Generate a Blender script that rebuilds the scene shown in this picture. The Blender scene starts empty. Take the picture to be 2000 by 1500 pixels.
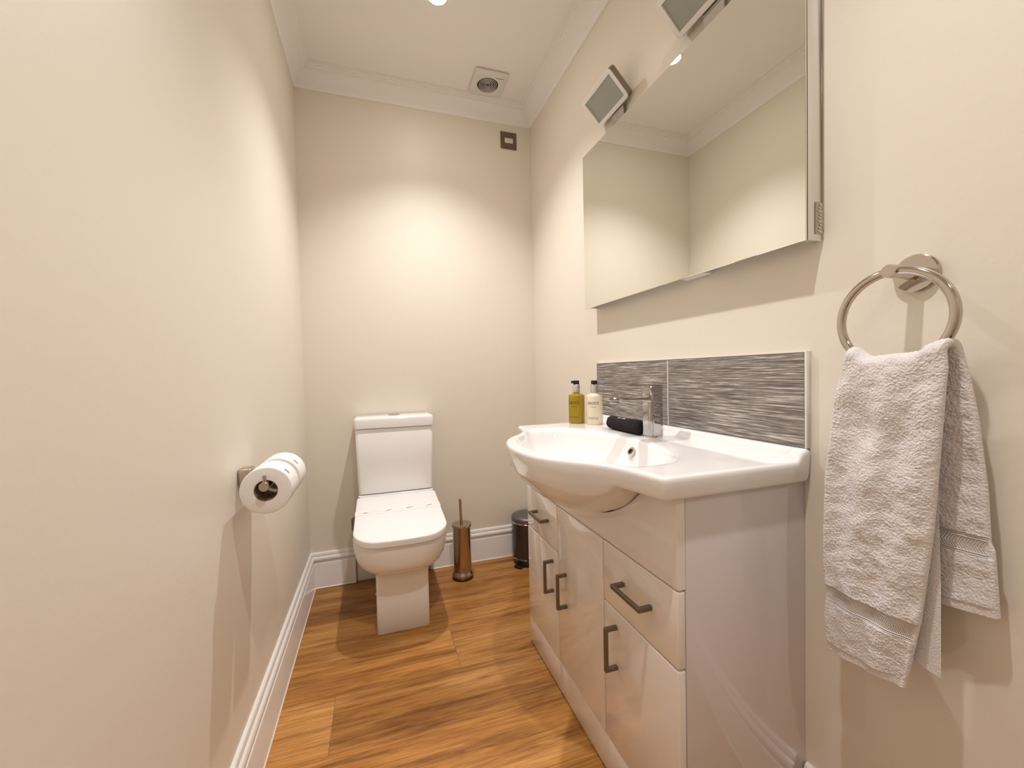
import bpy, bmesh, math, random
import numpy as np
from mathutils import Vector, Matrix, noise

random.seed(7)
C = bpy.context.scene.collection
SC = bpy.context.scene
PI = math.pi

# ------------------------------------------------------------------ room dimensions (metres)
WR, WL, WB, WF, ZC = 0.838, -0.324, 2.12, -1.35, 2.42      # right, left, back, front wall planes, ceiling

# ------------------------------------------------------------------ camera
F_PX = 796.9
rot = np.array([[0.94904686, -0.02990916, 0.31371244],
                [-0.31434118, -0.01923387, 0.94911521],
                [-0.02235334, -0.99936755, -0.02765552]])
u_, s_, v_ = np.linalg.svd(rot)
rot = u_ @ v_
cam_d = bpy.data.cameras.new('camera')
cam = bpy.data.objects.new('camera', cam_d)
C.objects.link(cam)
cam_d.sensor_fit = 'HORIZONTAL'
cam_d.sensor_width = 36.0
cam_d.lens = 36.0 * F_PX / 2000.0
cam_d.clip_start = 0.01
cols = [rot[:, 0], -rot[:, 1], -rot[:, 2]]
cam.matrix_world = Matrix([[cols[0][i], cols[1][i], cols[2][i], (0, 0, 1.0)[i]] for i in range(3)] + [[0, 0, 0, 1]])
SC.camera = cam

# ------------------------------------------------------------------ world, lights, exposure
world = bpy.data.worlds.new('world')
SC.world = world
world.use_nodes = True
bg = world.node_tree.nodes['Background']
bg.inputs[0].default_value = (1.0, 0.9, 0.8, 1)
bg.inputs[1].default_value = 0.05
SC.view_settings.view_transform = 'Standard'
SC.view_settings.look = 'None'
SC.view_settings.exposure = 1.02
SC.view_settings.gamma = 1.0
SC.view_settings.use_curve_mapping = False

LAMPS = [(0.257, 1.567), (0.257, 0.365), (0.257, -0.837)]   # the row of recessed ceiling lamps
LAMP_POWER = [34.0, 25.0, 10.0]
LAMP_COLOR = (1.0, 0.97, 1.0)
SPOT_ANGLE = [math.radians(110), math.radians(104), math.radians(125)]


# ------------------------------------------------------------------ materials
def new_mat(name):
    m = bpy.data.materials.new(name)
    m.use_nodes = True
    return m, m.node_tree, m.node_tree.nodes['Principled BSDF']


def mat(name, col, rough=0.5, metal=0.0, spec=0.5, coat=0.0, bump=None, var=None, **kw):
    m, nt, b = new_mat(name)
    b.inputs['Base Color'].default_value = (*col, 1)
    b.inputs['Roughness'].default_value = rough
    b.inputs['Metallic'].default_value = metal
    b.inputs['Specular IOR Level'].default_value = spec
    b.inputs['Coat Weight'].default_value = coat
    b.inputs['Coat Roughness'].default_value = 0.04
    for k, v in kw.items():
        b.inputs[k.replace('_', ' ')].default_value = v
    N, L = nt.nodes, nt.links
    if var or bump:
        tc = N.new('ShaderNodeTexCoord')
    if var:                                     # (scale, amount): faint mottling of the base colour
        nz = N.new('ShaderNodeTexNoise')
        nz.inputs['Scale'].default_value = var[0]
        nz.inputs['Detail'].default_value = 4
        L.new(tc.outputs['Object'], nz.inputs['Vector'])
        mx = N.new('ShaderNodeMix')
        mx.data_type = 'RGBA'
        mx.inputs[6].default_value = (*[c * (1 - var[1]) for c in col], 1)
        mx.inputs[7].default_value = (*[min(1, c * (1 + var[1])) for c in col], 1)
        L.new(nz.outputs['Fac'], mx.inputs[0])
        L.new(mx.outputs[2], b.inputs['Base Color'])
    if bump:                                    # (scale, strength, distance)
        nb = N.new('ShaderNodeTexNoise')
        nb.inputs['Scale'].default_value = bump[0]
        nb.inputs['Detail'].default_value = 5
        L.new(tc.outputs['Object'], nb.inputs['Vector'])
        bp = N.new('ShaderNodeBump')
        bp.inputs['Strength'].default_value = bump[1]
        bp.inputs['Distance'].default_value = bump[2]
        L.new(nb.outputs['Fac'], bp.inputs['Height'])
        L.new(bp.outputs['Normal'], b.inputs['Normal'])
    return m


M_WALL = mat('wall_paint', (0.84, 0.775, 0.665), 0.42, spec=0.45, bump=(55, 0.10, 0.004), var=(3, 0.012))
M_CEIL = mat('ceiling_paint', (0.94, 0.905, 0.895), 0.7, spec=0.2, bump=(40, 0.06, 0.003))
M_TRIM = mat('white_gloss_paint', (0.84, 0.80, 0.75), 0.22, spec=0.5)
M_CERAM = mat('white_ceramic', (0.92, 0.91, 0.885), 0.10, spec=0.5, coat=0.35)
M_SEAT = mat('white_seat_plastic', (0.93, 0.92, 0.90), 0.2)
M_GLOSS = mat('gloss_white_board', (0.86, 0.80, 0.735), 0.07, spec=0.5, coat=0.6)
M_SIDE_SHADED = mat('gloss_board_shaded_side', (0.71, 0.645, 0.63), 0.09, spec=0.5, coat=0.5)  # same board as the fronts, with the side's shade put into its colour
M_CHROME = mat('chrome', (0.64, 0.62, 0.60), 0.06, 1.0)
M_TAP = mat('tap_chrome', (0.50, 0.485, 0.475), 0.05, 1.0)
M_RING = mat('polished_nickel', (0.56, 0.51, 0.46), 0.10, 1.0)
M_NICKEL = mat('dark_chrome', (0.50, 0.44, 0.39), 0.13, 1.0)
M_STEEL = mat('brushed_steel', (0.22, 0.19, 0.17), 0.36, 1.0, bump=(220, 0.1, 0.001))
M_BRUSH = mat('bronze_chrome', (0.52, 0.44, 0.37), 0.12, 1.0)
M_BIN = mat('black_bin_metal', (0.085, 0.07, 0.068), 0.22, 0.65)
M_BINLID = mat('grey_bin_lid', (0.16, 0.135, 0.13), 0.35, 0.6)
M_BLACK = mat('black_plastic', (0.012, 0.010, 0.010), 0.35)
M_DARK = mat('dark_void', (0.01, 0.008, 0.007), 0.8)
M_MIRROR = mat('mirror_glass', (0.86, 0.87, 0.82), 0.0, 1.0)
M_ALU = mat('satin_aluminium', (0.76, 0.75, 0.74), 0.24, 1.0)
M_ALUDK = mat('shadow_gap_black', (0.03, 0.026, 0.024), 0.4)
M_LFRAME = mat('pale_satin_lamp_frame', (0.93, 0.91, 0.88), 0.35, 0.0)
M_HOUSE = mat('satin_bronze_housing', (0.30, 0.25, 0.22), 0.38, 0.8)
M_FROST = mat('frosted_lamp_glass', (0.40, 0.42, 0.37), 0.5, spec=0.4)
M_PLASTIC = mat('white_plastic', (0.80, 0.78, 0.74), 0.35)
M_GROUT = mat('white_grout', (0.86, 0.83, 0.78), 0.8)
M_INK = mat('black_ink', (0.02, 0.018, 0.015), 0.6)
M_GREYINK = mat('grey_ink', (0.16, 0.15, 0.14), 0.7)
M_PAPER = mat('tissue_paper', (0.90, 0.87, 0.83), 0.9, spec=0.1, bump=(180, 0.25, 0.002))
M_CARD = mat('cardboard_core', (0.30, 0.21, 0.14), 0.9, spec=0.1)
M_BAND = mat('printed_paper_band', (0.90, 0.89, 0.85), 0.7, spec=0.2)
M_CREAM = mat('cream_lotion_bottle', (0.86, 0.76, 0.56), 0.25)
M_CLOTH = mat('charcoal_cloth', (0.030, 0.024, 0.027), 0.95, spec=0.1, bump=(700, 0.6, 0.002), var=(120, 0.35))
M_BADGE = mat('white_embroidery', (0.8, 0.78, 0.76), 0.8)
M_TOWEL = mat('white_terry', (0.84, 0.80, 0.78), 0.95, spec=0.08, bump=(420, 0.8, 0.003), Sheen_Weight=0.25)
M_TBAND = mat('woven_towel_band', (0.80, 0.75, 0.72), 0.85, spec=0.1, bump=(300, 0.3, 0.001))

# amber soap bottle
M_AMBER, _nt, _b = new_mat('amber_soap')
_b.inputs['Base Color'].default_value = (0.50, 0.36, 0.022, 1)
_b.inputs['Roughness'].default_value = 0.12
_b.inputs['Transmission Weight'].default_value = 0.45
_b.inputs['IOR'].default_value = 1.38

# lamp face (gives off light)
M_LAMP, _nt, _b = new_mat('lamp_face')
_b.inputs['Base Color'].default_value = (1, 1, 1, 1)
_b.inputs['Emission Color'].default_value = (1.0, 0.93, 0.84, 1)
_b.inputs['Emission Strength'].default_value = 80.0

# oak planks: grain runs along the plank (object x); every plank takes its own offset and tone from its Object Info
M_OAK, nt, b = new_mat('oak_plank')
N, L = nt.nodes, nt.links
tc = N.new('ShaderNodeTexCoord')
oi = N.new('ShaderNodeObjectInfo')
off = N.new('ShaderNodeVectorMath'); off.operation = 'SCALE'
cmb = N.new('ShaderNodeCombineXYZ')
for i in range(3):
    L.new(oi.outputs['Random'], cmb.inputs[i])
L.new(cmb.outputs[0], off.inputs[0]); off.inputs['Scale'].default_value = 37.0
add = N.new('ShaderNodeVectorMath'); add.operation = 'ADD'
L.new(tc.outputs['Object'], add.inputs[0]); L.new(off.outputs[0], add.inputs[1])


def stretch(vec, sx, sy, sz=1.0):
    mp = N.new('ShaderNodeMapping')
    mp.inputs['Scale'].default_value = (sx, sy, sz)
    L.new(vec, mp.inputs['Vector'])
    return mp.outputs[0]


def nz(vec, scale, detail=6, rough=0.6, dist=0.0):
    n = N.new('ShaderNodeTexNoise')
    n.inputs['Scale'].default_value = scale
    n.inputs['Detail'].default_value = detail
    n.inputs['Roughness'].default_value = rough
    n.inputs['Distortion'].default_value = dist
    L.new(vec, n.inputs['Vector'])
    return n.outputs['Fac']


def ramp(fac, stops):
    r = N.new('ShaderNodeValToRGB')
    e = r.color_ramp.elements
    while len(e) < len(stops):
        e.new(0.5)
    for k, (p, c) in enumerate(stops):
        e[k].position = p
        e[k].color = (*c, 1)
    L.new(fac, r.inputs[0])
    return r.outputs[0]


def mul(a, c, fac=1.0):
    m = N.new('ShaderNodeMix'); m.data_type = 'RGBA'; m.blend_type = 'MULTIPLY'
    m.inputs[0].default_value = fac
    L.new(a, m.inputs[6]); L.new(c, m.inputs[7])
    return m.outputs[2]


broad = nz(stretch(add.outputs[0], 1.3, 7.0), 1.0, 5, 0.6, 0.6)
fine = nz(stretch(add.outputs[0], 9.0, 230.0), 1.0, 4, 0.7)
streak = nz(stretch(add.outputs[0], 3.0, 38.0), 1.0, 6, 0.65, 0.4)
col = ramp(broad, [(0.28, (0.27, 0.100, 0.020)), (0.48, (0.51, 0.235, 0.056)), (0.70, (0.68, 0.36, 0.115))])
col = mul(col, ramp(streak, [(0.34, (0.46, 0.38, 0.31)), (0.52, (1, 1, 1))]), 0.85)
col = mul(col, ramp(fine, [(0.32, (0.58, 0.52, 0.46)), (0.60, (1.08, 1.08, 1.08))]), 0.75)
# cathedral rings from a strongly stretched, warped wave
wv = N.new('ShaderNodeTexWave'); wv.wave_type = 'RINGS'; wv.rings_direction = 'Z'
wv.inputs['Scale'].default_value = 5.5; wv.inputs['Distortion'].default_value = 5.0
wv.inputs['Detail'].default_value = 3.0; wv.inputs['Detail Scale'].default_value = 1.4
L.new(stretch(add.outputs[0], 0.55, 3.4), wv.inputs['Vector'])
col = mul(col, ramp(wv.outputs['Fac'], [(0.0, (0.74, 0.68, 0.62)), (0.45, (1, 1, 1))]), 0.45)
# knots
vo = N.new('ShaderNodeTexVoronoi'); vo.inputs['Scale'].default_value = 1.0
L.new(stretch(add.outputs[0], 1.6, 5.5), vo.inputs['Vector'])
col = mul(col, ramp(vo.outputs['Distance'], [(0.0, (0.30, 0.22, 0.17)), (0.085, (0.72, 0.66, 0.60)), (0.19, (1, 1, 1))]), 0.9)
# tone of the single plank
tone = ramp(oi.outputs['Random'], [(0.0, (0.78, 0.74, 0.70)), (0.5, (1.0, 1.0, 1.0)), (1.0, (1.22, 1.26, 1.30))])
col = mul(col, tone, 0.4)
col = mul(col, oi.outputs['Color'], 1.0)
L.new(col, b.inputs['Base Color'])
b.inputs['Roughness'].default_value = 0.38
b.inputs['Specular IOR Level'].default_value = 0.4
bp = N.new('ShaderNodeBump'); bp.inputs['Strength'].default_value = 0.18; bp.inputs['Distance'].default_value = 0.002
L.new(fine, bp.inputs['Height']); L.new(bp.outputs[0], b.inputs['Normal'])

# grey linear-textured tile: thin streaks along y (also used as relief)
M_TILE, nt, b = new_mat('grey_streaked_tile')
N, L = nt.nodes, nt.links
tc = N.new('ShaderNodeTexCoord')
oi = N.new('ShaderNodeObjectInfo')
cmb = N.new('ShaderNodeCombineXYZ'); L.new(oi.outputs['Random'], cmb.inputs[2])
add = N.new('ShaderNodeVectorMath'); add.operation = 'ADD'
L.new(tc.outputs['Object'], add.inputs[0]); L.new(cmb.outputs[0], add.inputs[1])
s1 = nz(stretch(add.outputs[0], 1, 7.0, 330.0), 1.0, 3, 0.55, 0.1)
s2 = nz(stretch(add.outputs[0], 1, 22.0, 620.0), 1.0, 3, 0.6)
mixf = N.new('ShaderNodeMath'); mixf.operation = 'MULTIPLY_ADD'
L.new(s1, mixf.inputs[0]); mixf.inputs[1].default_value = 0.6
h2 = N.new('ShaderNodeMath'); h2.operation = 'MULTIPLY'; L.new(s2, h2.inputs[0]); h2.inputs[1].default_value = 0.4
L.new(h2.outputs[0], mixf.inputs[2])
tcol = ramp(mixf.outputs[0], [(0.36, (0.085, 0.070, 0.062)), (0.455, (0.17, 0.148, 0.132)), (0.535, (0.33, 0.295, 0.268)), (0.62, (0.72, 0.67, 0.62))])
L.new(tcol, b.inputs['Base Color'])
b.inputs['Roughness'].default_value = 0.42
bp = N.new('ShaderNodeBump'); bp.inputs['Strength'].default_value = 0.5; bp.inputs['Distance'].default_value = 0.001
L.new(mixf.outputs[0], bp.inputs['Height']); L.new(bp.outputs[0], b.inputs['Normal'])

# ------------------------------------------------------------------ object helpers
ORIGIN = {}


def thing(name, label, cat, loc, group=None):
    o = bpy.data.objects.new(name, None)
    o.empty_display_size = 0.05
    C.objects.link(o)
    o.location = loc
    ORIGIN[o.name] = Vector(loc)
    o['label'] = label
    o['category'] = cat
    if group:
        o['group'] = group
    return o


def finish(name, me, m, parent=None, smooth=35, label=None):
    """Link a mesh given in world coordinates as one object; its origin is its thing's origin (or its own base)."""
    if parent is not None:
        org = ORIGIN[parent.name]
    else:
        co = np.empty(len(me.vertices) * 3)
        me.vertices.foreach_get('co', co)
        co = co.reshape(-1, 3)
        org = Vector(((co[:, 0].min() + co[:, 0].max()) / 2, (co[:, 1].min() + co[:, 1].max()) / 2, co[:, 2].min()))
    me.transform(Matrix.Translation(-org))
    if m is not None:
        me.materials.append(m)
    if smooth is not None:
        me.shade_smooth()
        me.set_sharp_from_angle(angle=math.radians(smooth))
    o = bpy.data.objects.new(name, me)
    C.objects.link(o)
    if parent is None:
        o.location = org
    else:
        o.parent = parent
    ORIGIN[o.name] = org
    if label:
        o['label'] = label
    return o


def from_bm(name, bm, m, parent=None, smooth=35, label=None):
    bmesh.ops.recalc_face_normals(bm, faces=bm.faces)
    me = bpy.data.meshes.new(name)
    bm.to_mesh(me)
    bm.free()
    return finish(name, me, m, parent, smooth, label)


def from_py(name, v, f, m, parent=None, smooth=35, label=None):
    me = bpy.data.meshes.new(name)
    me.from_pydata([tuple(p) for p in v], [], f)
    bm = bmesh.new()
    bm.from_mesh(me)
    bmesh.ops.recalc_face_normals(bm, faces=bm.faces)
    bm.to_mesh(me)
    bm.free()
    return finish(name, me, m, parent, smooth, label)


def add_box(bm, x0, x1, y0, y1, z0, z1, bev=0.0, seg=2, mtx=None):
    b2 = bmesh.new()
    bmesh.ops.create_cube(b2, size=1.0)
    for v in b2.verts:
        v.co = Vector(((x0 + x1) / 2 + v.co.x * (x1 - x0), (y0 + y1) / 2 + v.co.y * (y1 - y0), (z0 + z1) / 2 + v.co.z * (z1 - z0)))
    if bev > 0:
        bmesh.ops.bevel(b2, geom=list(b2.edges), offset=bev, segments=seg, profile=0.5, affect='EDGES')
    if mtx is not None:
        bmesh.ops.transform(b2, matrix=mtx, verts=b2.verts)
    merge(bm, b2)


def merge(bm, b2):
    vm = {}
    for v in b2.verts:
        vm[v] = bm.verts.new(v.co)
    for f in b2.faces:
        try:
            bm.faces.new([vm[v] for v in f.verts])
        except ValueError:
            pass
    b2.free()


def box(name, dims, m, parent=None, bev=0.002, seg=2, label=None):
    bm = bmesh.new()
    add_box(bm, *dims, bev=bev, seg=seg)
    return from_bm(name, bm, m, parent, 35, label)


def frame_of(axis):
    a = Vector(axis).normalized()
    t = Vector((0, 0, 1)) if abs(a.z) < 0.9 else Vector((1, 0, 0))
    x = t.cross(a).normalized()
    return x, a.cross(x).normalized(), a


def add_lathe(bm, base, axis, prof, n=40, cap0=True, cap1=True):
    """prof: list of (radius, height along axis)"""
    x, y, a = frame_of(axis)
    base = Vector(base)
    rings = []
    for r, h in prof:
        if r < 1e-6:
            rings.append([bm.verts.new(base + a * h)])
        else:
            rings.append([bm.verts.new(base + a * h + x * (r * math.cos(2 * PI * k / n)) + y * (r * math.sin(2 * PI * k / n))) for k in range(n)])
    for A, B in zip(rings[:-1], rings[1:]):
        for k in range(n):
            k2 = (k + 1) % n
            if len(A) == 1 and len(B) == 1:
                continue
            if len(A) == 1:
                bm.faces.new((A[0], B[k], B[k2]))
            elif len(B) == 1:
                bm.faces.new((A[k], A[k2], B[0]))
            else:
                bm.faces.new((A[k], A[k2], B[k2], B[k]))
    if cap0 and len(rings[0]) > 1:
        bm.faces.new(rings[0])
    if cap1 and len(rings[-1]) > 1:
        bm.faces.new(rings[-1])


def lathe(name, base, axis, prof, m, parent=None, n=40, cap0=True, cap1=True, label=None, smooth=35):
    bm = bmesh.new()
    add_lathe(bm, base, axis, prof, n, cap0, cap1)
    return from_bm(name, bm, m, parent, smooth, label)


def add_loft(bm, rings, closed=True, cap0=True, cap1=True):
    vs = [[bm.verts.new(p) for p in r] for r in rings]
    for A, B in zip(vs[:-1], vs[1:]):
        n = len(A)
        for k in range(n if closed else n - 1):
            k2 = (k + 1) % n
            bm.faces.new((A[k], A[k2], B[k2], B[k]))
    if cap0:
        bm.faces.new(vs[0])
    if cap1:
        bm.faces.new(vs[-1])


def loft(name, rings, m, parent=None, smooth=40, cap0=True, cap1=True, label=None):
    bm = bmesh.new()
    add_loft(bm, rings, True, cap0, cap1)
    return from_bm(name, bm, m, parent, smooth, label)


def rrect(x0, x1, y0, y1, rf, rb, bow=0.0, n=8, pw=2.0):
    """rounded outline in plan; front is y0 (corner radius rf), back is y1 (rb); bow pushes the front out in the middle"""
    pts = []
    cx, hw = (x0 + x1) / 2, (x1 - x0) / 2

    def arc(cx_, cy_, r, a0):
        for k in range(n + 1):
            t = a0 + (PI / 2) * k / n
            pts.append([cx_ + r * math.cos(t), cy_ + r * math.sin(t)])

    def line(p, q, k=6):
        for i in range(1, k):
            pts.append([p[0] + (q[0] - p[0]) * i / k, p[1] + (q[1] - p[1]) * i / k])
    arc(x0 + rf, y0 + rf, rf, PI)
    line((x0 + rf, y0), (x1 - rf, y0))
    arc(x1 - rf, y0 + rf, rf, 1.5 * PI)
    line((x1, y0 + rf), (x1, y1 - rb))
    arc(x1 - rb, y1 - rb, rb, 0)
    line((x1 - rb, y1), (x0 + rb, y1))
    arc(x0 + rb, y1 - rb, rb, PI / 2)
    line((x0, y1 - rb), (x0, y0 + rf))
    for p in pts:
        w = max(0.0, 1 - ((p[0] - cx) / hw) ** 2)
        g = max(0.0, min(1.0, 1 - (p[1] - y0) / max(rf, 1e-3)))
        p[1] -= bow * w * g
    return pts


def at_z(pts, z):
    return [(p[0], p[1], z) for p in pts]


def add_tube(bm, path, r, n=12, closed=False):
    """round tube along a list of points"""
    P = [Vector(p) for p in path]
    cnt = len(P)
    rings = []
    prev = None
    for i in range(cnt):
        if closed:
            t = (P[(i + 1) % cnt] - P[i - 1]).normalized()
        else:
            t = (P[min(i + 1, cnt - 1)] - P[max(i - 1, 0)]).normalized()
        if prev is None:
            x, y, _ = frame_of(t)
        else:
            x = (prev - t * prev.dot(t)).normalized()
            y = t.cross(x)
        prev = x
        rr = r[i] if isinstance(r, (list, tuple)) else r
        rings.append([bm.verts.new(P[i] + x * (rr * math.cos(2 * PI * k / n)) + y * (rr * math.sin(2 * PI * k / n))) for k in range(n)])
    for i in range(cnt if closed else cnt - 1):
        A, B = rings[i], rings[(i + 1) % cnt]
        for k in range(n):
            bm.faces.new((A[k], A[(k + 1) % n], B[(k + 1) % n], B[k]))
    if not closed:
        bm.faces.new(rings[0])
        bm.faces.new(rings[-1])


def structure(o):
    o['kind'] = 'structure'
    return o


# ------------------------------------------------------------------ the room shell
T = 0.10
structure(box('floor', (WL - T, WR + T, WF - T, WB + T, -0.06, -0.013), mat('subfloor', (0.10, 0.06, 0.03), 0.9), bev=0))
structure(box('ceiling', (WL - T, WR + T, WF - T, WB + T, ZC, ZC + T), M_CEIL, bev=0))
structure(box('wall_left', (WL - T, WL, WF - T, WB + T, -0.013, ZC), M_WALL, bev=0))
structure(box('wall_right', (WR, WR + T, WF - T, WB + T, -0.013, ZC), M_WALL, bev=0))
structure(box('wall_back', (WL, WR, WB, WB + T, -0.013, ZC), M_WALL, bev=0))
structure(box('wall_front', (WL, WR, WF - T, WF, -0.013, ZC), M_WALL, bev=0))
FLOOR = bpy.data.objects['floor']

# planks: parallel to x but for a slight skew, each one an object
SK = -0.030
rowY = [1.151 + 0.213 * k for k in range(-9, 6)]        # seam positions at x = 0
joints = {}
base_j = [-0.152, 0.242, 0.60, -0.40, 0.46, 0.06]


def clip(poly, axis, val, keep_less):
    out = []
    for i in range(len(poly)):
        a, c = poly[i], poly[(i + 1) % len(poly)]
        ia = a[axis] <= val if keep_less else a[axis] >= val
        ic = c[axis] <= val if keep_less else c[axis] >= val
        if ia:
            out.append(a)
        if ia != ic:
            t = (val - a[axis]) / (c[axis] - a[axis])
            out.append((a[0] + (c[0] - a[0]) * t, a[1] + (c[1] - a[1]) * t))
    return out


def plank(poly, tone=1.0, z1=0.0, thick=0.012, bev=0.0005):
    if len(poly) < 3:
        return
    cx = sum(p[0] for p in poly) / len(poly)
    cy = sum(p[1] for p in poly) / len(poly)
    bm = bmesh.new()
    loc = [Vector((p[0] - cx, p[1] - cy)) for p in poly]
    ins = []
    n = len(loc)
    for i in range(n):
        d0 = (loc[i] - loc[i - 1]).normalized()
        d1 = (loc[(i + 1) % n] - loc[i]).normalized()
        n0 = Vector((-d0.y, d0.x)); n1 = Vector((-d1.y, d1.x))
        ins.append(loc[i] + (n0 + n1) * bev)
    rings = [[(p.x, p.y, -thick) for p in loc], [(p.x, p.y, -bev) for p in loc], [(p.x, p.y, 0) for p in ins]]
    add_loft(bm, rings)
    bmesh.ops.recalc_face_normals(bm, faces=bm.faces)
    me = bpy.data.meshes.new('plank')
    bm.to_mesh(me); bm.free()
    me.materials.append(M_OAK)
    o = bpy.data.objects.new('plank', me)
    C.objects.link(o)
    o.parent = FLOOR
    o.color = (tone, tone * (0.94 + 0.06 * tone), tone * (0.88 + 0.12 * tone), 1)
    o.location = Vector((cx, cy, z1)) - ORIGIN['floor']


for ri, (ya, yb) in enumerate(zip(rowY[:-1], rowY[1:])):
    k = ri - 9                                   # row index; row 0 starts at the 1.151 seam
    j0 = {0: -0.152, 1: 0.242, 2: 0.66, 3: -0.02, -1: 0.74, -2: 0.18}.get(k, base_j[ri % 6])
    xs = [j0 + 1.22 * s for s in range(-2, 3)]
    for xa, xb in zip(xs[:-1], xs[1:]):
        g = 0.0002
        poly = [(xa + g, ya + SK * xa + g), (xb - g, ya + SK * xb + g), (xb - g, yb + SK * xb - g), (xa + g, yb + SK * xa - g)]
        for ax, v, less in ((0, WL, False), (0, WR, True), (1, WF, False), (1, WB, True)):
            poly = clip(poly, ax, v, less)
            if len(poly) < 3:
                break
        if len(poly) >= 3:
            xm = (xa + xb) / 2
            tn = {(0, False): 1.06, (0, True): 0.88, (1, False): 1.0, (1, True): 0.84, (-1, False): 1.18, (-1, True): 1.05, (2, False): 0.92, (2, True): 0.97, (3, False): 0.84, (3, True): 1.0}.get((k, xm > j0), 1.0)
            plank(poly, tn)


def sweep(name, prof, p0, p1, inward, miter0=1, miter1=1, m=None, flip=None):
    """prof: (distance from wall, z) list swept from p0 to p1 along a wall; inward = direction off the wall; miter +1 shortens with distance"""
    d = (Vector(p1) - Vector(p0)).normalized()
    inw = Vector(inward)
    rings = []
    for end, base, mi in ((0, Vector(p0), miter0), (1, Vector(p1), miter1)):
        ring = []
        for t, z in prof:
            q = base + inw * t + (d * (t * mi) if end == 0 else -d * (t * mi))
            ring.append((q.x, q.y, z))
        rings.append(ring)
    bm = bmesh.new()
    add_loft(bm, rings)
    return structure(from_bm(name, bm, m, None, 25))


SKP = [(0, 0), (0.0215, 0), (0.0215, 0.002), (0.0185, 0.0045), (0.018, 0.006), (0.018, 0.114), (0.0172, 0.1165), (0.0135, 0.119), (0.0125, 0.122),
       (0.0140, 0.1255), (0.0172, 0.1295), (0.0186, 0.135), (0.0176, 0.1405), (0.0150, 0.145), (0.0112, 0.1475), (0.0092, 0.1488),
       (0.0092, 0.1505), (0.0105, 0.153), (0.0098, 0.158), (0.0075, 0.163), (0.004, 0.1655), (0, 0.166)]
sweep('baseboard_left', SKP, (WL, WF, 0), (WL, WB, 0), (1, 0, 0), 1, 1, M_TRIM)
sweep('baseboard_back', SKP, (WL, WB, 0), (-0.125, WB, 0), (0, -1, 0), 1, 0, M_TRIM)
sweep('baseboard_back_right', SKP, (0.235, WB, 0), (WR, WB, 0), (0, -1, 0), 0, 1, M_TRIM)
sweep('baseboard_right', SKP, (WR, WF, 0), (WR, 0.606, 0), (-1, 0, 0), 1, 0, M_TRIM)
sweep('baseboard_right_rear', SKP, (WR, 1.412, 0), (WR, WB, 0), (-1, 0, 0), 0, 1, M_TRIM)
sweep('baseboard_front', SKP, (WL, WF, 0), (WR, WF, 0), (0, 1, 0), 1, 1, M_TRIM)
# boxed-in strip of the back wall behind the pan, between the two skirting lengths
structure(box('trim_4', (-0.117, 0.233, WB - 0.010, WB, 0, 0.30), M_TRIM, bev=0.001))

COV = [(0, ZC), (0, ZC - 0.088), (0.006, ZC - 0.088), (0.009, ZC - 0.085), (0.009, ZC - 0.080), (0.012, ZC - 0.077)]
for k in range(0, 9):                            # the concave sweep
    a = (PI / 2) * k / 8
    COV.append((0.052 - 0.040 * math.cos(a), ZC - 0.022 - 0.050 * (1 - math.sin(a))))
COV += [(0.0535, ZC - 0.0165), (0.0575, ZC - 0.0135), (0.0615, ZC - 0.0135), (0.0625, ZC - 0.009), (0.0655, ZC - 0.0075), (0.0700, ZC - 0.0075), (0.0710, ZC - 0.003), (0.076, ZC - 0.0025), (0.076, ZC)]
sweep('trim_1', COV, (WL, WF, 0), (WL, WB, 0), (1, 0, 0), 1, 1, M_CEIL)
sweep('trim_2', COV, (WL, WB, 0), (WR, WB, 0), (0, -1, 0), 1, 1, M_CEIL)
sweep('trim_3', COV, (WR, WF, 0), (WR, WB, 0), (-1, 0, 0), 1, 1, M_CEIL)
sweep('trim_5', COV, (WL, WF, 0), (WR, WF, 0), (0, 1, 0), 1, 1, M_CEIL)

# ------------------------------------------------------------------ ceiling lamps
for i, (lx, ly) in enumerate(LAMPS):
    t = thing('ceiling_downlight', ['round white recessed ceiling lamp shining above the toilet end of the room',
                                    'round white recessed ceiling lamp shining above the basin end of the room',
                                    'round white recessed ceiling lamp nearest the door, behind the viewer'][i], 'ceiling light', (lx, ly, ZC),
              'recessed ceiling lamps')
    lathe('bezel', (lx, ly, ZC), (0, 0, -1), [(0.0348, 0.0005), (0.044, 0.0005), (0.045, 0.002), (0.042, 0.0045), (0.037, 0.005), (0.0348, 0.0035), (0.0348, 0.0005)], M_PLASTIC, t, 40, False, False)
    lathe('lamp_face', (lx, ly, ZC), (0, 0, -1), [(0.0345, 0.0006), (0.0345, 0.0030), (0.030, 0.0040), (0, 0.0044)], M_LAMP, t, 32, False, False)
    ld = bpy.data.lights.new('downlight_beam', 'SPOT')
    ld.energy = LAMP_POWER[i]
    ld.color = LAMP_COLOR
    ld.spot_size = SPOT_ANGLE[i]
    ld.spot_blend = 1.0
    ld.shadow_soft_size = 0.018
    lo = bpy.data.objects.new('downlight_beam', ld)
    C.objects.link(lo)
    lo.parent = t
    lo.location = (0, 0, -0.026)

# ------------------------------------------------------------------ toilet
TX = 0.0725
t = thing('toilet', 'white close-coupled toilet with square lid standing against the back wall', 'toilet', (TX, 1.80, 0))


def sect(z, hw, yf, rf, yb=2.0, rb=0.02, bow=0.012):
    return at_z(rrect(TX - hw, TX + hw, yf, yb, min(rf, hw * 0.98), rb, bow), z)


SEAT_Y, SEAT_S = 1.55, 0.095                                # the rim and lid rise a little towards the back


def tilt(ring, w=1.0):
    return [(x, y, z + w * SEAT_S * (min(y, 1.975) - SEAT_Y)) for x, y, z in ring]


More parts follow.
